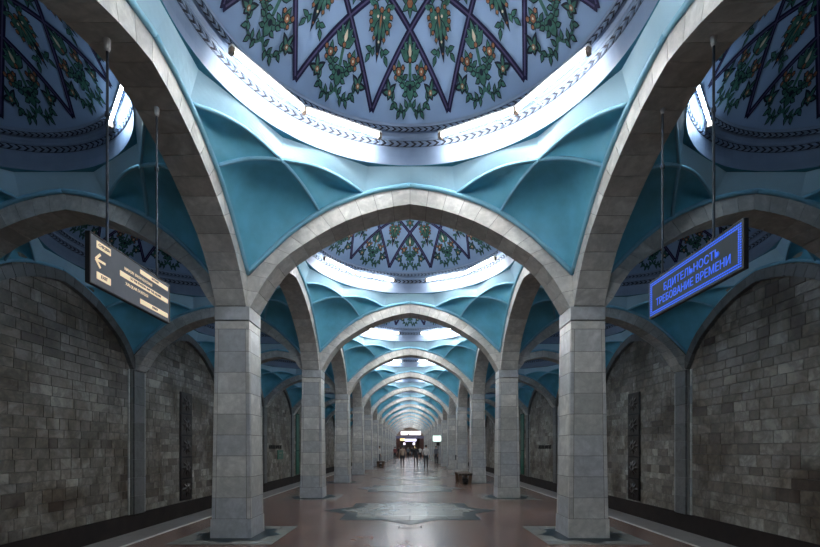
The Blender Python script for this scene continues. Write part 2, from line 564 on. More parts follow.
def wall(side, sn):
    rnd = random.Random(11 if side < 0 else 23)
    mb = MB()
    X = side * WX
    def quad(y0, y1, z0, z1, x, mi):
        vs = [(x, y0, z0), (x, y1, z0), (x, y1, z1), (x, y0, z1)]
        mb.add(vs, [(0, 1, 2, 3) if side < 0 else (3, 2, 1, 0)], mi)
    xb = X + side * 0.02
    quad(Y0 - 2, YEND, -0.49, 8.3, xb, 1)
    # sooty base
    quad(Y0 - 2, YEND, -1.1, -0.49, X - side * 0.02, 2)
    mb.add([(X - side * .02, Y0 - 2, -.49), (X - side * .02, YEND, -.49), (X + side * .02, YEND, -.49), (X + side * .02, Y0 - 2, -.49)],
           [(0, 1, 2, 3)], 2)
    for j in range(NB):
        ya = Y0 + B * j + 0.27
        yb = Y0 + B * (j + 1) - 0.27
        z = -0.49
        fine = j < 8
        while z < 5.85:
            h = rnd.choice([0.2, 0.24, 0.24, 0.27, 0.30]) if fine else 0.27
            h = min(h, 6.1 - z)
            y = ya
            first = True
            while y < yb - 0.01:
                w = rnd.uniform(0.25, 0.75) * (1.0 if not first else rnd.uniform(0.5, 1))
                first = False
                if yb - (y + w) < 0.22: w = yb - y
                # blocks entirely above the arch are left out
                zc = z
                yc = min(abs(y - (ya + yb) / 2), abs(y + w - (ya + yb) / 2))
                if zc < ext_z(min(2.7, yc)) + 0.1:
                    g = 0.003
                    dx = rnd.uniform(-0.0015, 0.0015)
                    x = X + dx
                    y0_, y1_, z0_, z1_ = y + g, y + w - g, z + g, z + h - g
                    e = 0.004
                    vs = [(x, y0_ + e, z0_ + e), (x, y1_ - e, z0_ + e), (x, y1_ - e, z1_ - e), (x, y0_ + e, z1_ - e),
                          (xb, y0_, z0_), (xb, y1_, z0_), (xb, y1_, z1_), (xb, y0_, z1_)]
                    fs = [(0, 1, 2, 3), (0, 4, 5, 1), (1, 5, 6, 2), (2, 6, 7, 3), (3, 7, 4, 0)]
                    if side > 0: fs = [f[::-1] for f in fs]
                    mb.add(vs, fs, 0)
                y += w
            z += h
    o = mb.build('wall_' + sn, [M['wall'], M['mortar'], M['plinth_soot']])
    tag(o, 'stained marble block wall behind the %s track' % sn, 'wall', kind='structure')

def wall_trims():
    """piers and arch frames on the trackside walls"""
    n = 0
    pm = MB()
    # local: +x points into the hall
    for z0, z1 in [(-0.5 + 0.55 * i, -0.5 + 0.55 * (i + 1)) for i in range(8)]:
        pm.bbox((-0.02, -0.26, z0 + .003), (0.10, 0.26, min(z1, ZS) - .003), 0.006, 0)
        for s in (-1, 1):
            a, b = sorted((s * 0.27, s * 0.33))
            pm.bbox((-0.02, a, z0 + .003), (0.05, b, min(z1, ZS) - .003), 0.006, 1)
            a, b = sorted((s * 0.345, s * 0.43))
            pm.bbox((-0.02, a, z0 + .003), (0.025, b, min(z1, ZS) - .003), 0.006, 2)
    proto = pm.build('trim_1', [M['dark_marble'], M['joint'], M['column']])
    fr = None
    for s, sn in ((-1, 'left'), (1, 'right')):
        for j in range(NB + 1):
            n += 1
            o = proto if n == 1 else proto.copy()
            if n > 1: COL.objects.link(o)
            o.name = 'trim_%d' % n
            o.location = (s * WX, Y0 + B * j, 0)
            o.rotation_euler = (0, 0, 0 if s < 0 else PI)
            tag(o, 'flat marble pier on the %s wall between two blind arches' % sn, 'pier', 'wall piers on the %s' % sn, 'structure')
        for j in range(NB):
            n += 1
            if fr is None:
                o = fr = arch_mesh('trim_frame', B / 2, 0.14, dz=-0.09, ring=0.25, mats=[M['dark_marble'], M['joint']])
            else:
                o = fr.copy(); COL.objects.link(o)
            o.name = 'trim_%d' % n
            o.location = (s * (WX - 0.05), Y0 + B * (j + .5), 0)
            o.rotation_euler = (0, 0, PI / 2)
            tag(o, 'dark stone frame around a blind arch on the %s wall' % sn, 'arch frame', 'blind arch frames on the %s' % sn, 'structure')
    return n

# ------------------------------------------------------------------ columns
def column_proto():
    root = empty('marble_column')
    def hb(z): return 0.330 + (0.282 - 0.330) * min(1, max(0, (z - 0.0) / 3.6))
    mb = MB()
    def prism(x0, x1, y0, y1, z0, z1, f0, f1, mi=0):
        mb.hexa([(x0 * f0, y0 * f0, z0), (x1 * f0, y0 * f0, z0), (x1 * f0, y1 * f0, z0), (x0 * f0, y1 * f0, z0),
                 (x0 * f1, y0 * f1, z1), (x1 * f1, y0 * f1, z1), (x1 * f1, y1 * f1, z1), (x0 * f1, y1 * f1, z1)], mi)
    g = 0.0045
    zz = [0.32 + i * 0.346 for i in range(10)]
    zz[-1] = 3.46
    for i in range(9):
        z0, z1 = zz[i] + g, zz[i + 1] - g
        f0, f1 = hb(z0) / 0.33, hb(z1) / 0.33
        R, c, d = 0.33, 0.065, 0.04
        for rot in range(4):
            # slab on each side and corner strip
            def T(x, y):
                for _ in range(rot): x, y = -y, x
                return x, y
            for (xa, xb, ya, yb) in ((-R + c + .011, R - c - .011, -R, -R + d), (-R, -R + c, -R, -R + c)):
                if xa == -R and yb == -R + c:
                    pts = [(-R + .012, -R), (-R + c, -R), (-R + c, -R + c), (-R, -R + c), (-R, -R + .012)]
                    zs0, zs1 = z0, z1
                    P0 = [T(*p) for p in pts]
                    n = len(P0)
                    mb.add([(x * f0, y * f0, zs0) for x, y in P0] + [(x * f1, y * f1, zs1) for x, y in P0],
                           [tuple(range(n))[::-1], tuple(range(n, 2 * n))] + [(k, (k + 1) % n, n + (k + 1) % n, n + k) for k in range(n)], 0)
                else:
                    p = [T(xa, ya), T(xb, ya), T(xb, yb), T(xa, yb)]
                    mb.hexa([(x * f0, y * f0, z0) for x, y in p] + [(x * f1, y * f1, z1) for x, y in p], 0)
    prism(-.322, .322, -.322, .322, 0.3, 3.6, 1, hb(3.6) / .33, 1)
    prism(-.330, .330, -.330, .330, 3.465, 3.59, hb(3.465) / .33, hb(3.59) / .33, 0)
    sh = mb.build('shaft', [M['column'], M['joint']], root)
    p = MB()
    for rot in range(4):
        def T(x, y):
            for _ in range(rot): x, y = -y, x
            return x, y
        q = [T(-.338, -.338), T(.276, -.338), T(.276, -.28), T(-.338, -.28)]
        p.hexa([(x, y, 0) for x, y in q] + [(x * .985, y * .985, .315) for x, y in q], 0)
    p.box((-.28, -.28, 0.0), (.28, .28, .31), 1)
    p.build('plinth', [M['column'], M['joint']], root)
    c = MB()
    c.bbox((-.288, -.288, 3.61), (.288, .288, ZS - .002), 0.006, 0)
    c.build('capital', M['column'], root)
    return reg(root)

def place_columns():
    p = column_proto()
    first = True
    for s, sn in ((-1, 'left'), (1, 'right')):
        for j in range(NB + 1):
            o = p if first else copy_tree(p)
            first = False
            o.location = (s * (CX - 0.01), Y0 + B * j, 0)
            if s > 0: o.rotation_euler = (0, 0, PI)
            if j < 2: lab = 'square marble column of the %s row %s' % (sn, ['behind the viewpoint', 'level with the viewpoint'][j])
            elif j == 2: lab = 'nearest tall square marble column on the %s, star inlay at its foot' % sn
            elif j < 99: lab = 'square marble column, %s one away in the %s row' % (ORD[j - 1], sn)
            else: lab = 'small distant marble column near the far end of the %s row' % sn
            tag(o, lab, 'column', 'marble columns of the %s row' % sn, 'thing')

# ------------------------------------------------------------------ vaulted bay with dome
HX, HY = 2.71, 2.75
RT = 2.55              # inner radius of the polygon band
ZB = 6.05
RV = RT / math.cos(PI / 12)
DR, DZ, DH = 2.38, 6.62, 1.49
def dome_z(r): return DZ + DH * (1 - (r / DR) ** 2)

def arch_line(axis, s0, s1, n, inset=0.0):
    """points on the arch edge; axis 'y' = transverse arch (plane y=HY, s along x), axis 'x' = plane x=HX"""
    out = []
    for i in range(n):
        s = s0 + (s1 - s0) * i / (n - 1)
        if axis == 'y': out.append(Vector((s * HX / 2.71, HY - inset, ext_z(s))))
        else: out.append(Vector((HX - inset, s * HY / 2.71, ext_z(s))))
    return out

def arc_between(a, b, up, n, skew=0.0):
    out = []
    for i in range(n):
        t = i / (n - 1)
        w = math.sin(PI * (t ** (1 - skew)))
        out.append(a.lerp(b, t) + Vector((0, 0, up)) * w)
    return out

def coons(c0, c1, d0, d1):
    """c0,c1: bottom/top rows (u), d0,d1: left/right columns (v)"""
    n, m = len(c0), len(d0)
    rows = []
    for j in range(m):
        v = j / (m - 1)
        row = []
        for i in range(n):
            u = i / (n - 1)
            p = (c0[i] * (1 - v) + c1[i] * v) + (d0[j] * (1 - u) + d1[j] * u) - (
                c0[0] * (1 - u) * (1 - v) + c0[-1] * u * (1 - v) + c1[0] * (1 - u) * v + c1[-1] * u * v)
            row.append(p)
        rows.append(row)
    return rows

def vault_proto(name, full=True):
    root = empty(name)
    N_ = Vector((1.91, 1.91, 5.74))
    V_ = Vector((HX, HY, ext_z(2.71)))
    SB, SC = 1.5, 0.76
    m = 13
    def rotk(p, k):
        # four corners through mirroring so that HX and HY stay right
        sx, sy = [(1, 1), (-1, 1), (-1, -1), (1, -1)][k]
        return Vector((p.x * sx, p.y * sy, p.z))
    By = arch_line('y', 2.71, SB, m)       # V -> B on the transverse arch
    Bx = arch_line('x', 2.71, SB, m)       # V -> A on the longitudinal arch
    BN = arc_between(By[-1], N_, 0.06, m)
    AN = arc_between(Bx[-1], N_, 0.06, m)
    for k in range(4):
        pb = MB(); rb = MB()
        flip = k in (1, 3)
        def put(mb, rows):
            rows = [[rotk(p, k) for p in r] for r in rows]
            if flip: rows = [r[::-1] for r in rows]
            mb.grid(rows)
        # main niche: V-B, V-A, B-N, A-N
        rows = coons(By, AN, Bx, BN)
        for j, row in enumerate(rows):
            for i, p in enumerate(row):
                u, v = i / (m - 1), j / (m - 1)
                d = Vector((p.x, p.y, 0)).normalized()
                k_ = (min(u, v) ** 0.9)
                w = (math.sin(PI * u) * math.sin(PI * v)) ** 0.7
                row[i] = p + (d * 0.24 + Vector((0, 0, 0.16))) * w
        put(pb, rows)
        # upper triangles
        for axis, Bp in (('y', By[-1]), ('x', Bx[-1])):
            C_ = arch_line(axis, SC, SC, 2)[0]
            edge = arch_line(axis, SB, SC, m)             # B -> C along the arch
            top = arc_between(N_, C_, 0.13, m, 0.0)       # N -> C, arched
            left = arc_between(N_, Bp, 0.06, m)           # N -> B
            rows = []
            for j in range(m):
                v = j / (m - 1)                            # 0 at line N-B, 1 at C
                a, b = top[j], edge[j]
                row = []
                for i in range(7):
                    u = i / 6
                    p = a.lerp(b, u)
                    if j == 0: p = left[min(m - 1, int(round(u * (m - 1))))]
                    w = math.sin(PI * u) * math.sin(PI * min(1, v * 1.0 + 0.0)) if j else 0
                    d = Vector((p.x, p.y, 0)).normalized()
                    row.append(p + (d * 0.17 + Vector((0, 0, 0.08))) * w)
                rows.append(row)
            if axis == 'x': rows = [r[::-1] for r in rows]
            put(pb, rows[::-1])
            rb.tube([rotk(p - Vector((p.x, p.y, 0)).normalized() * 0.01, k) for p in top], 0.026, 6)
        pend = pb.build('pendentive', M['teal'], root, smooth=True)
        for line, r in ((BN, .024), (AN, .024)):
            rb.tube([rotk(p - Vector((p.x, p.y, 0)).normalized() * 0.012, k) for p in line], r * 1.2, 6)
        for axis in 'xy':
            ln = arch_line(axis, 2.71, 0.0, 26, 0.015)
            rb.tube([rotk(p, k) for p in ln], 0.040, 6)
        rb.build('moulding', M['rib'], pend, smooth=True)
    # polygon band
    db = MB()
    def node(a, z=ZB): return Vector((RV * math.sin(a), RV * math.cos(a), z))
    for k in range(4):
        flip = k in (1, 3)
        for axis in 'yx':
            C_ = arch_line(axis, SC, SC, 2)[0]
            n15 = node(PI / 12) if axis == 'y' else Vector((node(PI / 12).y, node(PI / 12).x, ZB))
            n45 = node(PI / 4)
            top = arc_between(N_, C_, 0.13, m)
            up = [n45.lerp(n15, j / (m - 1)) for j in range(m)]
            rows = []
            for i in range(7):
                t = i / 6
                rows.append([rotk(top[j].lerp(up[j], t), k) for j in range(m)])
            if flip != (axis == 'x'): rows = [r[::-1] for r in rows]
            db.grid(rows, 0)
            # half of the flat face above the crown
            edge = arch_line(axis, SC, 0, 7)
            mid = Vector((0, RT, ZB)) if axis == 'y' else Vector((RT, 0, ZB))
            up2 = [n15.lerp(mid, j / 6) for j in range(7)]
            rows = [[rotk(edge[j].lerp(up2[j], i / 4), k) for j in range(7)] for i in range(5)]
            if flip != (axis == 'x'): rows = [r[::-1] for r in rows]
            db.grid(rows, 0)
    # soffit slivers between polygon and round cornice
    ns = 96
    rows = [[], []]
    for i in range(ns):
        a = 2 * PI * i / ns
        seg = ((a + PI / 12) % (PI / 6)) - PI / 12
        rp = RT / math.cos(seg)
        rows[0].append(Vector((rp * math.sin(a), rp * math.cos(a), ZB)))
        rows[1].append(Vector(((RT - .012) * math.sin(a), (RT - .012) * math.cos(a), ZB + .006)))
    db.grid(rows, 1, closed=True)
    drum = db.build('polygon_band', [M['pale'], M['crease']], root)
    cb = MB()
    def ring(r, z, n=ns): return [Vector((r * math.sin(2 * PI * i / n), r * math.cos(2 * PI * i / n), z)) for i in range(n)]
    prof = [(RT - .012, ZB + .006), (RT - .012, ZB + .03), (RT + .004, ZB + .04), (RT + .008, 6.2), (2.552, 6.33), (2.545, 6.355)]
    cb.grid([ring(r, z) for r, z in prof], 0, closed=True)
    prof = [(2.515, 6.435), (2.50, 6.45), (2.505, 6.49), (2.48, 6.53), (2.45, 6.545), (2.44, 6.53)]
    cb.grid([ring(r, z) for r, z in prof], 0, closed=True)
    prof = [(2.395, 6.575), (2.385, 6.575), (2.38, 6.60), (2.395, 6.61), (2.38, 6.635)]
    cb.grid([ring(r, z) for r, z in prof], 0, closed=True)
    cor = cb.build('cornice', M['cornice'], root, smooth=False)
    # braided mouldings
    def braid(r0, z0, r1, z1, n, w):
        b = MB()
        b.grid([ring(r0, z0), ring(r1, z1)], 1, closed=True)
        nrm = Vector((-(z1 - z0), 0, (r1 - r0))).normalized()
        if nrm.x > 0: nrm = -nrm
        for i in range(n):
            a = 2 * PI * i / n
            er = Vector((math.sin(a), math.cos(a), 0)); et = Vector((math.cos(a), -math.sin(a), 0))
            for row in (0, 1):
                t0, t1 = (0.08, 0.52) if row == 0 else (0.48, 0.92)
                sl = w * 0.55 if row == 0 else -w * 0.55
                pts = []
                for t, du in ((t0, -w * .33 - sl * .5), (t0, w * .33 - sl * .5), (t1, w * .33 + sl * .5), (t1, -w * .33 + sl * .5)):
                    r = r0 + (r1 - r0) * t; z = z0 + (z1 - z0) * t
                    pts.append((er * r + et * du + Vector((0, 0, z))))
                inn = (er * nrm.x + Vector((0, 0, nrm.z))) * 0.016
                c = sum(pts, Vector()) / 4
                vs = pts + [p.lerp(c, .35) + inn for p in pts]
                b.add(vs, [(0, 1, 5, 4), (1, 2, 6, 5), (2, 3, 7, 6), (3, 0, 4, 7), (4, 5, 6, 7)], 0)
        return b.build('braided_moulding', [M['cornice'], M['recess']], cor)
    braid(2.545, 6.355, 2.515, 6.435, 132, 0.118)
    braid(2.44, 6.53, 2.395, 6.575, 150, 0.098)
    # dome shell
    sh = MB()
    rows = [ring(DR * math.sqrt(1 - (i / 14) ** 1.0) if i < 14 else 0.001, dome_z(DR * math.sqrt(1 - (i / 14))) ) for i in range(14)]
    rows.append(ring(0.001, dome_z(0)))
    sh.grid(rows, 0, closed=True)
    shell = sh.build('dome_shell', M['dome'], root, smooth=True)
    for r_, z_, rad in ((2.375, 6.632, .014), (2.33, dome_z(2.33) - .006, .010)):
        pass
    # painted lattice
    def P(x, y, off):
        r = math.hypot(x, y)
        n = Vector((-2 * DH * x / DR ** 2, -2 * DH * y / DR ** 2, -1)).normalized()
        return Vector((x, y, dome_z(r))) + n * off
    lb = MB()
    RTIP = 2.31
    dist = RTIP * 0.5
    half = RTIP * math.sin(PI / 3)
    def band(w0, w1, mi, off, k, ext=0.0):
        an = PI / 12 + k * PI / 6
        nx, ny = math.sin(an), math.cos(an)
        tx, ty = ny, -nx
        r1, r2 = [], []
        n = 40
        for i in range(n + 1):
            t = -half - ext + (2 * half + 2 * ext) * i / n
            d0, d1 = dist + w0, dist + w1
            r1.append(P(nx * d0 + tx * t, ny * d0 + ty * t, off)); r2.append(P(nx * d1 + tx * t, ny * d1 + ty * t, off))
        lb.grid([r2, r1], mi)
    for k in range(12):
        band(-.034, .034, 0, .010 + .0012 * (k % 3), k)
        band(-.009, .009, 1, .016 + .0012 * (k % 3), k, -.03)
    lb.build('star_lattice', [M['navy'], M['mauve']], shell)
    # painted flowers
    fb = MB()
    def local(r0, a0):
        er = (math.sin(a0), math.cos(a0)); et = (math.cos(a0), -math.sin(a0))
        def f(u, v, off): # v towards the crown
            rr = r0 - v
            return P(er[0] * rr + et[0] * u, er[1] * rr + et[1] * u, off)
        return f
    def shape(f, pts, mi, off):
        c = (sum(p[0] for p in pts) / len(pts), sum(p[1] for p in pts) / len(pts))
        n = len(pts)
        fb.add([f(p[0], p[1], off) for p in pts] + [f(c[0], c[1], off)], [(i, (i + 1) % n, n) for i in range(n)], mi)
    def leaf(f, u, v, ang, L, W, mi, off=.012, outline=True):
        ca, sa = math.cos(ang), math.sin(ang)
        def mk(g):
            pts = []
            for t, w in ((0, 0), (.18, .7), (.42, 1), (.7, .62), (1, 0), (.7, -.62), (.42, -1), (.18, -.7)):
                a = t * (L + 2 * g) - g; b = w * (W / 2 + g)
                pts.append((u + a * ca - b * sa, v + a * sa + b * ca))
            return pts
        if outline: shape(f, mk(.012), 3, off)
        shape(f, mk(0), mi, off + .004)
    def dot(f, u, v, r, mi, off=.02, n=6, outline=True):
        if outline: shape(f, [(u + (r + .009) * math.cos(2 * PI * i / n), v + (r + .009) * math.sin(2 * PI * i / n)) for i in range(n)], 3, off - .003)
        shape(f, [(u + r * math.cos(2 * PI * i / n), v + r * math.sin(2 * PI * i / n)) for i in range(n)], mi, off)
    def stem(f, pts, w, mi=0, off=.009):
        pts = sample(pts, 10)
        vs1, vs2 = [], []
        for i, (u, v) in enumerate(pts):
            a = pts[max(0, i - 1)]; b = pts[min(len(pts) - 1, i + 1)]
            t = Vector((b[0] - a[0], b[1] - a[1])).normalized()
            vs1.append(f(u - t.y * w / 2, v + t.x * w / 2, off)); vs2.append(f(u + t.y * w / 2, v - t.x * w / 2, off))
        fb.grid([vs1, vs2], mi)
    H = PI / 2
    def bouquet(f, s=1.0):
        # tulip on top
        leaf(f, 0, .17, H, .25, .12, 3, .011, False)
        for a, L, W in ((H + .95, .17, .085), (H - .95, .17, .085), (H + .45, .18, .08), (H - .45, .18, .08), (H, .21, .075)):
            leaf(f, 0, .18, a, L, W, 0, .013 + (.004 if a == H else 0))
        leaf(f, 0, .21, H, .11, .045, 2, .026, False); dot(f, 0, .19, .022, 1, .028)
        # curling stems
        stem(f, [(0, -.19), (0, -.05), (0, .08), (0, .18)], .04)
        leaf(f, 0, -.14, H, .17, .10, 0, .013); dot(f, 0, -.03, .022, 3, .024)
        for sg in (-1, 1):
            stem(f, [(0, -.12), (sg * .07, -.04), (sg * .12, .04), (sg * .16, .10)], .055)
            stem(f, [(0, -.15), (sg * .06, -.21), (sg * .15, -.22), (sg * .24, -.17), (sg * .30, -.07)], .032)
            for (u, v, a, L) in ((.16, .09, .3, .10), (.16, .09, 1.5, .10), (.16, .09, 2.7, .09), (.16, .09, -.9, .08)):
                leaf(f, sg * u, v, a if sg > 0 else PI - a, L, .05, 0, .012)
            dot(f, sg * .17, .10, .036, 1); dot(f, sg * .235, .135, .022, 1); dot(f, sg * .105, .13, .020, 1); dot(f, sg * .22, .055, .018, 1)
            dot(f, sg * .17, .10, .012, 2, .026, 6, False)
            for (u, v, a) in ((.05, -.19, 1.1), (.09, -.215, -1.3), (.13, -.22, 1.2), (.17, -.22, -.9), (.21, -.19, .9), (.25, -.16, -.5), (.27, -.12, 1.9),
                              (.09, -.02, .2), (.07, -.01, 2.8), (.12, .03, 0), (.10, .04, 2.7), (.05, -.08, -.2)):
                leaf(f, sg * u, v, a if sg > 0 else PI - a, .068, .036, 0, .012)
            # side flower: pointed petals
            cu, cv = sg * .315, -.06
            for a, L in ((H, .15), (H + 1.2, .13), (H - 1.2, .13), (-H + .7, .07), (-H - .7, .07)):
                leaf(f, cu, cv, a + sg * -.2, L, .07, 3, .013, False)
                leaf(f, cu, cv, a + sg * -.2, L * .7, .036, 0, .018, False)
            dot(f, cu, cv, .026, 1, .024); dot(f, cu, cv, .012, 2, .028, 6, False)
    def palmette(f, s=1.0):
        f0 = f
        f = lambda u, v, o: f0(u * .86, (v - .02) * .80, o)
        # pointed bloom hanging towards the rim
        leaf(f, 0, .20, -H, .52, .13, 3, .010, False)
        leaf(f, 0, .22, -H, .34, .27, 3, .0105, False)
        for sg in (-1, 1):
            leaf(f, sg * .02, .20, -H + sg * .62, .26, .10, 0, .014)
            leaf(f, sg * .03, .21, -H + sg * 1.15, .17, .09, 0, .014)
            leaf(f, sg * .02, .12, -H + sg * .30, .24, .07, 0, .020)
            leaf(f, sg * .06, .22, H - sg * .9, .13, .06, 0, .016)
            for (u, v, r_) in ((.165, .17, .024), (.155, .09, .026), (.125, .01, .022), (.085, -.07, .022), (.11, .235, .022)):
                dot(f, sg * u, v, r_, 1, .026)
            dot(f, sg * .05, .15, .018, 2, .028, 6, False)
            # small side sprays
            stem(f, [(sg * .05, -.15), (sg * .10, -.20), (sg * .15, -.26)], .022)
            for (u, v, a, L) in ((.13, -.23, -1.0, .11), (.10, -.19, .2, .10), (.08, -.17, -1.6, .08)):
                leaf(f, sg * u, v, a if sg > 0 else PI - a, L, .05, 0, .012)
        leaf(f, 0, .20, -H, .36, .06, 0, .026)
        leaf(f, 0, .18, -H, .16, .03, 1, .034, False)
        dot(f, 0, .22, .03, 1, .034)
        dot(f, 0, -.10, .016, 2, .034, 6, False); dot(f, 0, -.22, .014, 1, .02, 6, False)
    for k in range(12):
        a0 = k * PI / 6
        bouquet(local(2.06, a0))
        fm = local(1.66, a0 + PI / 12)
        palmette(fm, 1.0)
        for sg in (-1, 1):
            leaf(local(1.44, a0 + PI / 12), sg * .07, 0, H + sg * .35, .20, .065, 0)
            leaf(local(1.46, a0 + PI / 12), sg * .10, -.02, (0 if sg > 0 else PI) + sg * .5, .10, .05, 0, .012, False)
        fs = local(1.42, a0)
        dot(fs, 0, 0, .04, 1)
        for a in (H, H + 1.2, H - 1.2, -H, -H + 1, -H - 1): leaf(fs, 0, 0, a, .12, .05, 0)
        # towards the crown
        fc = local(0.86, a0)
        leaf(fc, 0, .02, H, .22, .10, 0); leaf(fc, 0, .02, H + .8, .16, .07, 0); leaf(fc, 0, .02, H - .8, .16, .07, 0)
        dot(fc, 0, 0, .035, 1)
        fd = local(0.42, a0 + PI / 12)
        leaf(fd, 0, 0, H, .2, .07, 0)
        dot(fd, 0, -.03, .03, 1)
    fm = local(0, 0)
    for k in range(12): leaf(fm, 0, 0, k * PI / 6, .2, .07, 1, .02)
    dot(fm, 0, 0, .05, 2, .03)
    fb.build('floral_painting', [M['green'], M['ochre'], M['cream'], M['ink']], shell)
    return reg(root)

def place_vaults():
    p = vault_proto('domed_vault')
    for j in range(NB):
        o = p if j == 0 else copy_tree(p)
        o.location = (0, Y0 + B * (j + .5), 0)
        if j == 0: lab = 'blue dome directly above and behind the viewpoint'
        elif j == 1: lab = 'big painted blue dome with bright tubes filling the top of the view'
        elif j < 99: lab = 'flower-painted blue dome of the central hall, %s one away' % ORD[j]
        else: lab = 'tiny far blue dome at the lit end of the central hall'
        tag(o, lab, 'dome', 'painted domes of the central hall', 'thing')
    for s, sn in ((-1, 'left'), (1, 'right')):
        for j in range(NB):
            o = copy_tree(p)
            o.location = (s * (CX + .25 + WX - .02) / 2, Y0 + B * (j + .5), -0.09)
            o.scale = ((WX - .02 - CX - .25) / 2 / HX, 1, 1)
            if j == 0: lab = 'dim blue dome over the %s track, beside the viewpoint' % sn
            elif j == 1: lab = 'dim dark-flowered blue dome in the upper %s corner over the track' % sn
            elif j < 99: lab = 'dim blue dome over the %s track, %s one away' % (sn, ORD[j])
            else: lab = 'far dim blue dome over the %s track, mostly behind columns' % sn
            tag(o, lab, 'dome', 'painted domes over the %s track' % sn, 'thing')

# ------------------------------------------------------------------ fluorescent fixtures
def fixture_proto(name, tube_mat, reach=.28, rad=0.022, hw=.040):
    root = empty(name)
    L = 1.16
    h = MB()
    h.bbox((-L / 2 - .03, -hw, .036), (L / 2 + .03, hw, .072), 0.008, 0)
    for xx in ((-.35, .35) if reach > .2 else ()):
        h.bbox((xx - .008, .04, .055), (xx + .008, reach, .070), 0.002, 0)
    h.build('housing', M['white_metal'], root)
    t = MB()
    rows = []
    n = 10
    for x in (-L / 2 + .02, L / 2 - .02):
        rows.append([Vector((x, -.012 + rad * math.cos(2 * PI * i / n), .0 + rad * math.sin(2 * PI * i / n))) for i in range(n)])
    t.grid(rows, 0, closed=True)
    t.add(rows[0] + rows[1], [tuple(range(n)), tuple(range(2 * n - 1, n - 1, -1))], 0)
    t.build('tube', tube_mat, root)
    for s in (-1, 1):
        c = MB()
        x0, x1 = sorted((s * (L / 2 - .02), s * (L / 2 + .035)))
        c.bbox((x0, -.045, -.04), (x1, .035, .04), 0.008, 0)
        c.build('end_socket', M['brown_metal'], root)
    return reg(root)

def place_fixtures():
    p = fixture_proto('fluorescent_fixture', M['tube'])
    pos = {28: 'front', 57: 'outer front', 123: 'outer rear', 152: 'rear'}
    first = True
    for j in range(NB):
        cy = Y0 + B * (j + .5)
        for sgn in (-1, 1):
            for a in (26.5, 56, 124, 153.5):
                o = p if first else copy_tree(p)
                first = False
                an = math.radians(a) * sgn
                r = 2.235
                o.location = (r * math.sin(an), cy + r * math.cos(an), 6.335)
                o.rotation_euler = (0, 0, -an)
                side = 'left' if sgn < 0 else 'right'
                where = {26.5: 'innermost on the far edge', 56: 'outer one on the far edge', 124: 'outer one on the near edge', 153.5: 'innermost on the near edge'}[a]
                if j < 99: lab = 'lit tube light, %s dome of the hall, %s, %s half' % (['overhead'] [0] if j == 0 else ORD[j], where, side)
                else: lab = 'tiny lit tube light under a far dome of the central hall'
                tag(o, lab, 'light', 'tube lights under the central domes')
    q = fixture_proto('fluorescent_fixture', M['tube_aisle'], .10, .018, .022)
    first = True
    for s, sn in ((-1, 'left'), (1, 'right')):
        for j in range(NB):
            cy = Y0 + B * (j + .5)
            for a in (48, 132):
                o = q if first else copy_tree(q)
                first = False
                an = -math.radians(a) * s
                r = 2.37
                kx = (WX - .02 - CX - .25) / 2 / HX
                cx = s * (CX + .25 + WX - .02) / 2
                o.location = (cx + kx * r * math.sin(an), cy + r * math.cos(an), 6.43 - .09)
                o.rotation_euler = (0, 0, -an)
                lab = ('lit tube light under the %s side dome over the %s track, %s edge' % ('overhead' if j == 0 else ORD[j], sn, 'far' if a < 90 else 'near')
                       if j < 99 else 'small lit tube light under a far dome over the %s track' % sn)
                tag(o, lab, 'light', 'tube lights over the %s track' % sn)

# ------------------------------------------------------------------ text
def text_mesh(body, size, mat, name, parent, loc, rot, extrude=0.002, align='CENTER', sx=1.0):
    c = bpy.data.curves.new(name, 'FONT')
    c.body = body
    c.size = size
    c.extrude = extrude
    c.align_x = align
    c.align_y = 'CENTER'
    c.resolution_u = 2
    t = bpy.data.objects.new(name + '_tmp', c)
    COL.objects.link(t)
    bpy.context.view_layer.update()
    dg = bpy.context.evaluated_depsgraph_get()
    me = bpy.data.meshes.new_from_object(t.evaluated_get(dg))
    bpy.data.objects.remove(t)
    me.materials.clear()
    me.materials.append(mat)
    o = bpy.data.objects.new(name, me)
    COL.objects.link(o)
    o.parent = parent
    o.location = loc
    o.rotation_euler = rot
    o.scale = (sx, 1, 1)
    return o

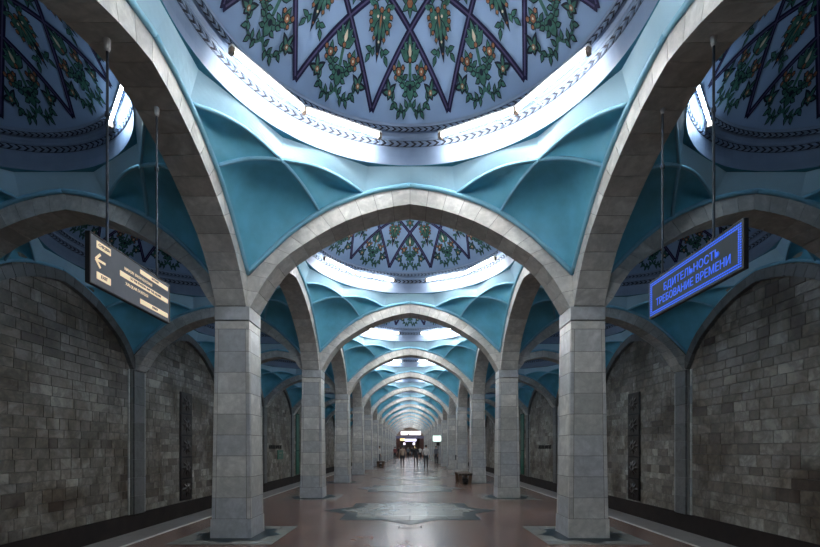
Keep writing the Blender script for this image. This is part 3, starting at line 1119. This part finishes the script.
def signs():
    # left direction sign: local x along its length (towards +y of the hall), local -y is the face
    yc, L, z0, z1 = 4.82, 1.36, 3.02, 3.47
    r = empty('hanging_sign', (-CX, yc, 0), PI / 2)
    tag(r, 'grey hanging sign with arrow and cream text bars on the left', 'sign')
    # with rz = 90deg local x -> world +y, local y -> world -x ; face looks to world +x = local -y
    b = MB(); b.bbox((-L / 2, -.020, z0), (L / 2, .020, z1), .004)
    b.build('panel', M['sign_face'], r)
    f = MB()
    for a, c in (((-L / 2 - .012, -.024, z0 - .012), (-L / 2 + .006, .024, z1 + .012)), ((L / 2 - .006, -.024, z0 - .012), (L / 2 + .012, .024, z1 + .012)),
                 ((-L / 2, -.024, z0 - .012), (L / 2, .024, z0 + .004)), ((-L / 2, -.024, z1 - .004), (L / 2, .024, z1 + .012))):
        f.bbox(a, c, .003)
    f.build('frame', M['black_metal'], r)
    Y = -.021
    def pill(xa, xb, za, zb, txt, ts):
        m = MB(); m.bbox((xa, Y - .004, za), (xb, Y + .006, zb), .004)
        o = m.build('text_bar', M['sign_cream'], r)
        text_mesh(txt, ts, M['sign_face'], 'lettering', o, ((xa + xb) / 2, Y - .006, (za + zb) / 2), (PI / 2, 0, 0))
    pill(-.60, -.40, 3.365, 3.435, 'CHIQISH', .042)
    pill(-.60, -.40, 3.075, 3.145, 'EXIT', .045)
    # arrow pointing to the near end
    m = MB()
    zc = 3.255
    def bar(x0, z0_, x1, z1_, w):
        d = Vector((x1 - x0, z1_ - z0_)).normalized(); n = Vector((-d.y, d.x)) * w / 2
        q = [(x0 + n.x, z0_ + n.y), (x0 - n.x, z0_ - n.y), (x1 - n.x, z1_ - n.y), (x1 + n.x, z1_ + n.y)]
        m.hexa([(x, Y - .004, z) for x, z in q] + [(x, Y + .006, z) for x, z in q])
    bar(-.615, zc, -.48, zc, .022); bar(-.615, zc, -.55, zc + .065, .022); bar(-.615, zc, -.55, zc - .065, .022)
    m.build('arrow', M['sign_cream'], r)
    pill(.08, .64, 3.385, 3.435, 'KOCHASI', .032)
    pill(-.26, .64, 3.235, 3.290, 'TO THE STATION AND THE SQUARE', .035)
    pill(.08, .64, 3.060, 3.115, 'STREET', .035)
    text_mesh('NAVOIY SHOH KOCHASI', .044, M['sign_cream'], 'lettering', r, (.06, Y, 3.335), (PI / 2, 0, 0))
    text_mesh('XALQLAR DOSTLIGI', .044, M['sign_cream'], 'lettering', r, (.03, Y, 3.185), (PI / 2, 0, 0))
    rods(r, (-.42, .44), z1, 5.435)
    # right LED sign: face looks to world -x
    yc, L, z0, z1 = 4.745, 1.54, 3.08, 3.50
    r = empty('led_sign', (CX, yc, 0), -PI / 2)
    tag(r, 'hanging LED sign with blue dotted border and blue Cyrillic text', 'sign')
    b = MB(); b.bbox((-L / 2, -.020, z0), (L / 2, .020, z1), .004)
    b.build('panel', M['led_face'], r)
    f = MB()
    for a, c in (((-L / 2 - .014, -.024, z0 - .014), (-L / 2 + .004, .024, z1 + .014)), ((L / 2 - .004, -.024, z0 - .014), (L / 2 + .014, .024, z1 + .014)),
                 ((-L / 2, -.024, z0 - .014), (L / 2, .024, z0 + .002)), ((-L / 2, -.024, z1 - .002), (L / 2, .024, z1 + .014))):
        f.bbox(a, c, .003)
    f.build('frame', M['black_metal'], r)
    dd = MB()
    def led(x, z, w=.007):
        dd.box((x - w, -.025, z - w), (x + w, -.019, z + w))
    nx, nz = 64, 17
    for row in (0, 1):
        o_ = .022 + row * .024
        for i in range(nx):
            x = -L / 2 + o_ + (L - 2 * o_) * i / (nx - 1)
            led(x, z0 + o_); led(x, z1 - o_)
        for i in range(1, nz - 1):
            z = z0 + o_ + (z1 - z0 - 2 * o_) * i / (nz - 1)
            led(-L / 2 + o_, z); led(L / 2 - o_, z)
    dd.build('led_border', M['led_blue'], r)
    text_mesh('БДИТЕЛЬНОСТЬ', .118, M['led_blue'], 'lettering', r, (0, -.022, 3.345), (PI / 2, 0, 0), .003, sx=.96)
    text_mesh('ТРЕБОВАНИЕ ВРЕМЕНИ', .118, M['led_blue'], 'lettering', r, (0, -.022, 3.215), (PI / 2, 0, 0), .003, sx=.90)
    rods(r, (-.53, .36), z1, 5.475)

def rods(r, xs, z1, ztop):
    for x in xs:
        m = MB()
        zt = ztop + .045
        m.tube([(x, 0, z1 - .01), (x, 0, zt)], .0125, 8)
        o = m.build('hanger_rod', M['rod'], r)
        c = MB()
        c.tube([(x, 0, zt - .12), (x, 0, zt - .10), (x, 0, zt - .05), (x, 0, zt)], [.014, .026, .030, .033], 12)
        c.build('ceiling_cup', M['white_metal'], o)
        c = MB(); c.tube([(x, 0, z1 - .012), (x, 0, z1 + .03)], .026, 8)
        c.build('foot_coupling', M['rod'], o)
        c = MB(); c.tube([(x, 0, (z1 + zt) / 2 + .25), (x, 0, (z1 + zt) / 2 + .29)], .022, 8)
        c.build('coupling', M['rod'], o)

# ------------------------------------------------------------------ wall decorations
def niches():
    def niche():
        r = empty('relief_panel')
        b = MB()
        H0, H1, W = -.43, 3.55, .40
        b.bbox((0, -W - .05, H0), (.02, W + .05, H1), .005, 0)
        b.build('backing', M['black_metal'], r)
        n = 5
        mt = plain('dark_relief_stone', (0.035, 0.028, 0.026), 0.32, var=0.5, scale=7) if 'relief' not in M else M['relief']
        M['relief'] = mt
        for i in range(n):
            z0 = H0 + (H1 - H0) * i / n + .03; z1 = H0 + (H1 - H0) * (i + 1) / n - .03
            m = MB()
            m.bbox((.018, -W, z0), (.035, W, z1), .006)
            zc = (z0 + z1) / 2; hh = (z1 - z0) / 2 - .05; ww = W - .04
            # faceted star boss
            outer = []
            for k in range(16):
                a = PI / 8 * k
                rr = 1.0 if k % 2 == 0 else .62
                outer.append((.034, ww * rr * math.sin(a), zc + hh * rr * math.cos(a)))
            inner = [(.085, .32 * ww * math.sin(PI / 8 * k), zc + .32 * hh * math.cos(PI / 8 * k)) for k in range(16)]
            m.add(outer + inner + [(.06, 0, zc)], [(k, (k + 1) % 16, 16 + (k + 1) % 16, 16 + k) for k in range(16)] + [(16 + k, 16 + (k + 1) % 16, 32) for k in range(16)])
            m.build('relief_tile', mt, r)
        return reg(r)
    p = niche()
    first = True
    for s, sn in ((-1, 'left'), (1, 'right')):
        for j in (3, 9):
            o = p if first else copy_tree(p)
            first = False
            o.location = (s * (WX - .008), Y0 + B * (j + .5), 0)
            o.rotation_euler = (0, 0, 0 if s < 0 else PI)
            tag(o, ('black relief panel of five stacked tiles on the %s wall' % sn) if j == 3 else 'far black relief panel on the %s wall' % sn, 'relief', 'relief panels on the walls')
    # green panels
    first = True
    def green():
        r = empty('green_panel')
        b = MB(); b.bbox((0, -.42, -.43), (.03, .42, 4.0), .006); b.build('board', M['green_glass'], r)
        f = MB()
        for a, c in (((.0, -.47, -.45), (.045, -.42, 4.05)), ((.0, .42, -.45), (.045, .47, 4.05)), ((.0, -.42, 4.0), (.045, .42, 4.05)), ((0, -.42, 1.3), (.04, .42, 1.34))):
            f.bbox(a, c, .004)
        f.build('frame', M['green'], r)
        return reg(r)
    p = green()
    for s, sn in ((-1, 'left'), (1, 'right')):
        o = p if s < 0 else copy_tree(p)
        o.location = (s * (WX - .008), 33.3, 0)
        o.rotation_euler = (0, 0, 0 if s < 0 else PI)
        tag(o, 'tall narrow green panel on the %s wall beyond the second column' % sn, 'panel', 'green wall panels')
    # station name letters and small exit sign
    for s, sn in ((-1, 'left'), (1, 'right')):
        r = empty('wall_lettering', (s * (WX - .012), Y0 + B * 5.5 + -.84, 1.56), PI / 2 if s < 0 else -PI / 2)
        tag(r, 'dark lettering on the marble blocks of the %s wall' % sn, 'lettering', 'lettering on the walls')
        text_mesh('ALISHER NAVOIY', .34, M['black_metal'], 'letters', r, (0, 0, 0), (PI / 2, 0, 0), .012)
    r = empty('exit_board', (-WX + .01, 28.9, 0), PI / 2)
    tag(r, 'small green board on the left wall under the dark lettering', 'sign')
    b = MB(); b.bbox((-.62, -.03, .80), (.62, .0, 1.38), .006); b.build('board', M['green_glass'], r)
    b = MB(); b.bbox((-.30, -.034, 1.16), (.30, -.029, 1.22), .001); b.bbox((-.30, -.034, .98), (.1, -.029, 1.03), .001); b.build('stripes', M['cream'], r)

# ------------------------------------------------------------------ platform furniture
def bench(loc, rz, label, luggage=True):
    r = empty('bench', loc, rz)
    tag(r, label, 'bench')
    L, W, H = 1.7, .58, .46
    s = MB()
    for i in range(5):
        x0 = -W / 2 + i * W / 5
        s.bbox((x0 + .006, -L / 2, H - .045), (x0 + W / 5 - .006, L / 2, H), .006)
    s.build('seat', M['bench_top'], r)
    f = MB()
    f.bbox((-W / 2 + .02, -L / 2 + .04, H - .09), (W / 2 - .02, -L / 2 + .09, H - .045), .004)
    f.bbox((-W / 2 + .02, L / 2 - .09, H - .09), (W / 2 - .02, L / 2 - .04, H - .045), .004)
    f.bbox((-.12, -L / 2 + .12, .10), (.12, L / 2 - .12, .24), .01)
    f.build('frame', M['black_metal'], r)
    for sx in (-1, 1):
        for sy in (-1, 1):
            l = MB()
            yy = sy * (L / 2 - .10)
            l.hexa([(sx * .17 - .07, yy - .05, 0), (sx * .17 + .07, yy - .05, 0), (sx * .17 + .07, yy + .05, 0), (sx * .17 - .07, yy + .05, 0),
                    (sx * .22 - .06, yy - .05, H - .05), (sx * .22 + .06, yy - .05, H - .05), (sx * .22 + .06, yy + .05, H - .05), (sx * .22 - .06, yy + .05, H - .05)])
            l.build('leg', M['wood'], r)
    return r

def furniture():
    bench((2.27, 19.2, .003), 0, 'dark low wooden bench beside the third right-hand column')
    bench((-2.36, 36.4, .003), 0, 'small dark bench far off beside the left column row')
    # info screen beside the right row
    r = empty('info_screen', (2.55, 42.6, 0))
    tag(r, 'glowing white information screen on a post in the right column row', 'screen')
    m = MB(); m.bbox((-.42, -.05, 2.12), (.42, .05, 2.72), .01); m.build('casing', M['black_metal'], r)
    m = MB(); m.bbox((-.39, -.056, 2.15), (.39, -.048, 2.69), .002); m.build('display', M['screen'], r)
    m = MB(); m.tube([(0.1, 0, 0.0), (0.1, 0, 2.13)], .04, 10); m.bbox((-.15, -.2, 0), (.35, .2, .03), .006); m.build('post', M['black_metal'], r)
    m = MB(); m.bbox((-.05, -.08, 1.75), (.25, .08, 2.05), .01); m.build('box', M['black_metal'], r)
    # small dark box on a right column
    r = empty('wall_box', (2.64, Y0 + B * 5, 0))
    x = -.02
    m = MB(); m.bbox((-.05, -.17, .82), (.05, .17, 1.12), .01); o = m.build('casing', M['black_metal'], r)
    m = MB(); m.bbox((-.06, -.14, .95), (-.045, .14, 1.07), .003); m.build('front_panel', M['grey_cloth'], r)
    tag(r, 'small dark box fixed low on the fourth right-hand column', 'box')
    # floor hatch
    r = empty('floor_grate', (0, 8.45, .003))
    m = MB()
    m.bbox((-.22, -.11, 0), (.22, -.085, .006), .001); m.bbox((-.22, .085, 0), (.22, .11, .006), .001)
    m.bbox((-.22, -.085, 0), (-.195, .085, .006), .001); m.bbox((.195, -.085, 0), (.22, .085, .006), .001)
    m.build('frame', M['grate'], r)
    m = MB(); m.bbox((-.195, -.085, 0), (.195, .085, .004), .001); m.build('lid', M['floor'], r)
    tag(r, 'small rectangular floor hatch in front of the nearest floor star', 'hatch')

# ------------------------------------------------------------------ people
def person(x, y, face, top, legs, label, stride=0.12, bag=None, h=1.7, arm=0.0, sleeves=True):
    """standing or walking figure; local +y is forward"""
    r = empty('person', (x, y, 0.004), face)
    tag(r, label, 'person')
    k = h / 1.7
    J = {'pel': (0, 0, .93), 'waist': (0, 0, 1.06), 'chest': (0, .01, 1.28), 'neckb': (0, 0, 1.43), 'neck': (0, .01, 1.50), 'head': (0, .02, 1.58), 'crown': (0, .01, 1.66)}
    R = {'pel': (.155, .11), 'waist': (.135, .10), 'chest': (.17, .115), 'neckb': (.075, .07), 'neck': (.052, .055), 'head': (.078, .092), 'crown': (.06, .07)}
    E = [('pel', 'waist'), ('waist', 'chest'), ('chest', 'neckb'), ('neckb', 'neck'), ('neck', 'head'), ('head', 'crown')]
    for s, n in ((-1, 'l'), (1, 'r')):
        st = stride * s
        J['hip' + n] = (s * .095, 0, .86); R['hip' + n] = (.088, .095)
        J['kn' + n] = (s * .10, st * .6 + .02, .48); R['kn' + n] = (.056, .06)
        J['an' + n] = (s * .10, st * 1.3 - .02, .09); R['an' + n] = (.038, .042)
        J['to' + n] = (s * .115, st * 1.3 + .14, .04); R['to' + n] = (.042, .034)
        J['sh' + n] = (s * .175, 0, 1.39); R['sh' + n] = (.055, .06)
        J['el' + n] = (s * .225, -st * .5 - .02, 1.11); R['el' + n] = (.038, .04)
        J['wr' + n] = (s * .235, -st * .8 + .05 + arm * .2, .87 + arm * .2); R['wr' + n] = (.026, .028)
        J['ha' + n] = (s * .23, -st * .8 + .075 + arm * .25, .79 + arm * .25); R['ha' + n] = (.034, .02)
        E += [('pel', 'hip' + n), ('hip' + n, 'kn' + n), ('kn' + n, 'an' + n), ('an' + n, 'to' + n), ('chest', 'sh' + n), ('sh' + n, 'el' + n), ('el' + n, 'wr' + n), ('wr' + n, 'ha' + n)]
        for q in range(5):
            fx = (-.024 + .016 * q) if q < 4 else .0
            nm = 'f%d%s' % (q, n)
            hx, hy, hz = J['ha' + n]
            L = (.075, .085, .08, .062)[q] if q < 4 else .045
            J[nm] = (hx - s * .012, hy + fx + (.045 if q == 4 else 0), hz - L + (.06 if q == 4 else 0)); R[nm] = (.009, .009)
            E.append(('ha' + n, nm))
    names = list(J)
    me = bpy.data.meshes.new('body')
    me.from_pydata([Vector(J[n]) * k for n in names], [(names.index(a), names.index(b)) for a, b in E], [])
    o = bpy.data.objects.new('body', me)
    COL.objects.link(o)
    md = o.modifiers.new('skin', 'SKIN')
    md.use_smooth_shade = True
    for i, n in enumerate(names):
        me.skin_vertices[0].data[i].radius = (R[n][0] * k, R[n][1] * k)
        me.skin_vertices[0].data[i].use_root = (n == 'pel')
    sb = o.modifiers.new('sub', 'SUBSURF'); sb.levels = 1; sb.render_levels = 1
    bpy.context.view_layer.update()
    m2 = bpy.data.meshes.new_from_object(o.evaluated_get(bpy.context.evaluated_depsgraph_get()))
    o.modifiers.clear()
    o.data = m2
    m2.materials.clear()
    for mt in (M['skin'], top, legs, M['hair']): m2.materials.append(mt)
    for p in m2.polygons:
        c = p.center / k
        mi = 0
        if c.z < .09: mi = 3
        elif c.z < 1.0 and abs(c.x) < .19: mi = 2
        elif c.z < 1.46 and (abs(c.x) < .19 or c.z > (1.0 if sleeves else 1.2)): mi = 1
        p.material_index = mi
    o.parent = r
    # hair
    hb = MB()
    rows = []
    for i in range(7):
        th = PI * .62 * i / 6
        rows.append([(Vector((.088 * math.sin(th) * math.cos(2 * PI * j / 12), -.005 + .100 * math.sin(th) * math.sin(2 * PI * j / 12) - .018 * (i / 6),
                              1.595 + .105 * math.cos(th) + (.05 * (i / 6) if math.sin(2 * PI * j / 12) > .3 else 0)))) * k for j in range(12)])
    hb.grid(rows, 0, closed=True)
    hb.build('hair', M['hair'], r, smooth=True)
    # face: nose, eyes, mouth, ears
    fb = MB()
    fb.add([Vector(p) * k for p in ((-.012, .105, 1.575), (.012, .105, 1.575), (0, .128, 1.578), (0, .103, 1.61))], [(0, 1, 2), (0, 2, 3), (1, 3, 2), (0, 3, 1)])
    for s in (-1, 1):
        fb.bbox(tuple(c * k for c in (s * .085 - .008, .0, 1.565)), tuple(c * k for c in (s * .085 + .008, .03, 1.615)), .004)
    fb.build('nose_and_ears', M['skin'], r)
    eb = MB()
    for s in (-1, 1):
        eb.bbox(tuple(c * k for c in (s * .03 - .012, .098, 1.605)), tuple(c * k for c in (s * .03 + .012, .106, 1.615)), .001)
    eb.bbox(tuple(c * k for c in (-.022, .098, 1.548)), tuple(c * k for c in (.022, .107, 1.556)), .001)
    eb.build('eyes_and_mouth', M['hair'], r)
    if bag:
        b = MB()
        b.bbox((.24, -.14, .55), (.36, .16, .80), .02)
        b.tube([(.30, -.08, .80), (.27, -.02, .90), (.30, .08, .80)], .01, 6)
        ob = b.build('handbag', bag)
        ob.location = (x, y, 0.004); ob.rotation_euler = (0, 0, face)
        tag(ob, 'dark bag carried by a walker, ' + label[:40].rsplit(' ', 1)[0], 'bag')
    return r

def people():
    T = lambda px, D: (px - 410) / 450 * D
    person(T(402.5, 33), 33, 0.1, M['tan'], M['dark_cloth'], 'person in a pale tan shirt and dark trousers walking off, left of centre', .14)
    person(T(416, 34), 34, -0.1, M['dark_cloth'], M['dark_cloth'], 'person all in dark clothes walking down the middle of the hall', .14)
    person(T(426, 32), 32, 0.0, M['white_cloth'], M['dark_cloth'], 'person in a white shirt and black trousers, nearest of the walkers', .12, h=1.74)
    person(T(379.5, 41), 41, -1.2, M['white_cloth'], M['grey_cloth'], 'person in a pale top standing by the left column row, beyond the bench', .0)
    person(T(435.5, 42), 41, 2.4, M['grey_cloth'], M['dark_cloth'], 'person in grey clothes standing below the glowing screen', .0)
    person(T(395, 52), 52, 0.5, M['red_cloth'], M['dark_cloth'], 'person in a dark red top far down the left side', .0)
    person(T(408, 60), 60, PI, M['grey_cloth'], M['dark_cloth'], 'far person in grey walking towards the viewer at the centre', .12)
    person(T(412, 66), 66, PI, M['dark_cloth'], M['grey_cloth'], 'far person in a dark coat near the bright doorway', .12)
    person(T(420, 57), 57, 0.2, M['white_cloth'], M['dark_cloth'], 'far person in a light shirt, beside the black-clad walker', .12)
    person(T(399, 70), 70, PI, M['dark_cloth'], M['dark_cloth'], 'far person in black, left of the bright doorway', .1)
    person(T(404.5, 74), 74, 0, M['red_cloth'], M['grey_cloth'], 'far person in red at the foot of the bright doorway', .1)

# ------------------------------------------------------------------ far end
def far_end():
    m = MB()
    Y = YEND + .42
    m.box((-2.7, Y, 3.9), (2.7, Y + .4, 8.3)); m.box((-8.45, Y, -1.1), (-2.7, Y + .4, 8.3)); m.box((2.7, Y, -1.1), (8.45, Y + .4, 8.3))
    tag(m.build('wall_far', M['tan']), 'end wall far away with the bright doorway', 'wall', kind='structure')
    r = empty('portal', (0, Y - .05, 0))
    tag(r, 'dark brown portal around the bright doorway at the far end', 'portal')
    for s in (-1, 1):
        b = MB()
        x0, x1 = sorted((s * 1.9, s * 2.65))
        b.bbox((x0, -.35, 0), (x1, .1, 3.4), .02); b.build('pillar', M['portal'], r)
    b = MB(); b.bbox((-2.75, -.4, 3.4), (2.75, .1, 3.85), .02); b.build('lintel', M['violet_beam'], r)
    r = empty('lit_board', (0.15, Y - .35, 0))
    tag(r, 'long glowing pink white board above the far doorway', 'sign')
    b = MB(); b.bbox((-1.95, -.04, 4.0), (1.95, .04, 4.82), .02); b.build('casing', M['black_metal'], r)
    b = MB(); b.bbox((-1.9, -.05, 4.05), (1.9, -.035, 4.77), .005); b.build('lit_face', M['lit_panel'], r)
    b = MB()
    b.bbox((-.6, -.075, 4.0), (-.3, -.045, 4.25), .01); b.tube([(-.45, -.06, 4.25), (-.45, -.06, 4.42)], [.12, .05], 8); b.build('dark_emblem', M['black_metal'], r)
    # hall behind
    m = MB()
    m.add([(-2.7, Y + .4, 0), (2.7, Y + .4, 0), (2.7, Y + 7, 0), (-2.7, Y + 7, 0)], [(0, 1, 2, 3)])
    m.add([(-2.7, Y + .4, 3.9), (2.7, Y + .4, 3.9), (2.7, Y + 7, 3.9), (-2.7, Y + 7, 3.9)], [(3, 2, 1, 0)])
    m.add([(-2.7, Y + .4, 0), (-2.7, Y + 7, 0), (-2.7, Y + 7, 3.9), (-2.7, Y + .4, 3.9)], [(0, 1, 2, 3)])
    m.add([(2.7, Y + .4, 0), (2.7, Y + 7, 0), (2.7, Y + 7, 3.9), (2.7, Y + .4, 3.9)], [(3, 2, 1, 0)])
    m.add([(-2.7, Y + 7, 0), (2.7, Y + 7, 0), (2.7, Y + 7, 3.9), (-2.7, Y + 7, 3.9)], [(3, 2, 1, 0)])
    tag(m.build('wall_vestibule', M['portal']), 'dark brown vestibule walls seen through the far doorway', 'wall', kind='structure')
    for (x, z, w, h, mt, lab) in ((-1.45, 3.2, .45, .2, 'warm_lamp', 'warm yellow lamp under the left end of the far lintel'),
                                  (0.1, 3.1, 1.1, .22, 'violet_lamp', 'wide violet white lamp inside the far doorway'),
                                  (-1.1, 2.4, .2, .22, 'lit_panel', 'small square lamp low on the left inside the far doorway'),
                                  (.75, 2.4, .2, .22, 'violet_lamp', 'small square lamp low on the right inside the far doorway'),
                                  (1.1, 1.8, .2, .2, 'warm_lamp', 'small orange lamp on the right inside the far doorway')):
        b = MB(); b.bbox((x - w, Y + .9, z - h), (x + w, Y + 1.05, z + h), .02)
        o = b.build('lamp', M[mt])
        tag(o, lab, 'lamp')

build_floor()
m_ = MB(); m_.box((-8.45, Y0 - .3, 8.3), (8.45, YEND + .8, 8.5))
tag(m_.build('ceiling', M['joint']), 'structural slab above the domes', 'ceiling', kind='structure')
wall(-1, 'left'); wall(1, 'right')
wall_trims()
far_end()
place_arches()
place_columns()
place_vaults()
place_fixtures()
signs()
niches()
furniture()
people()
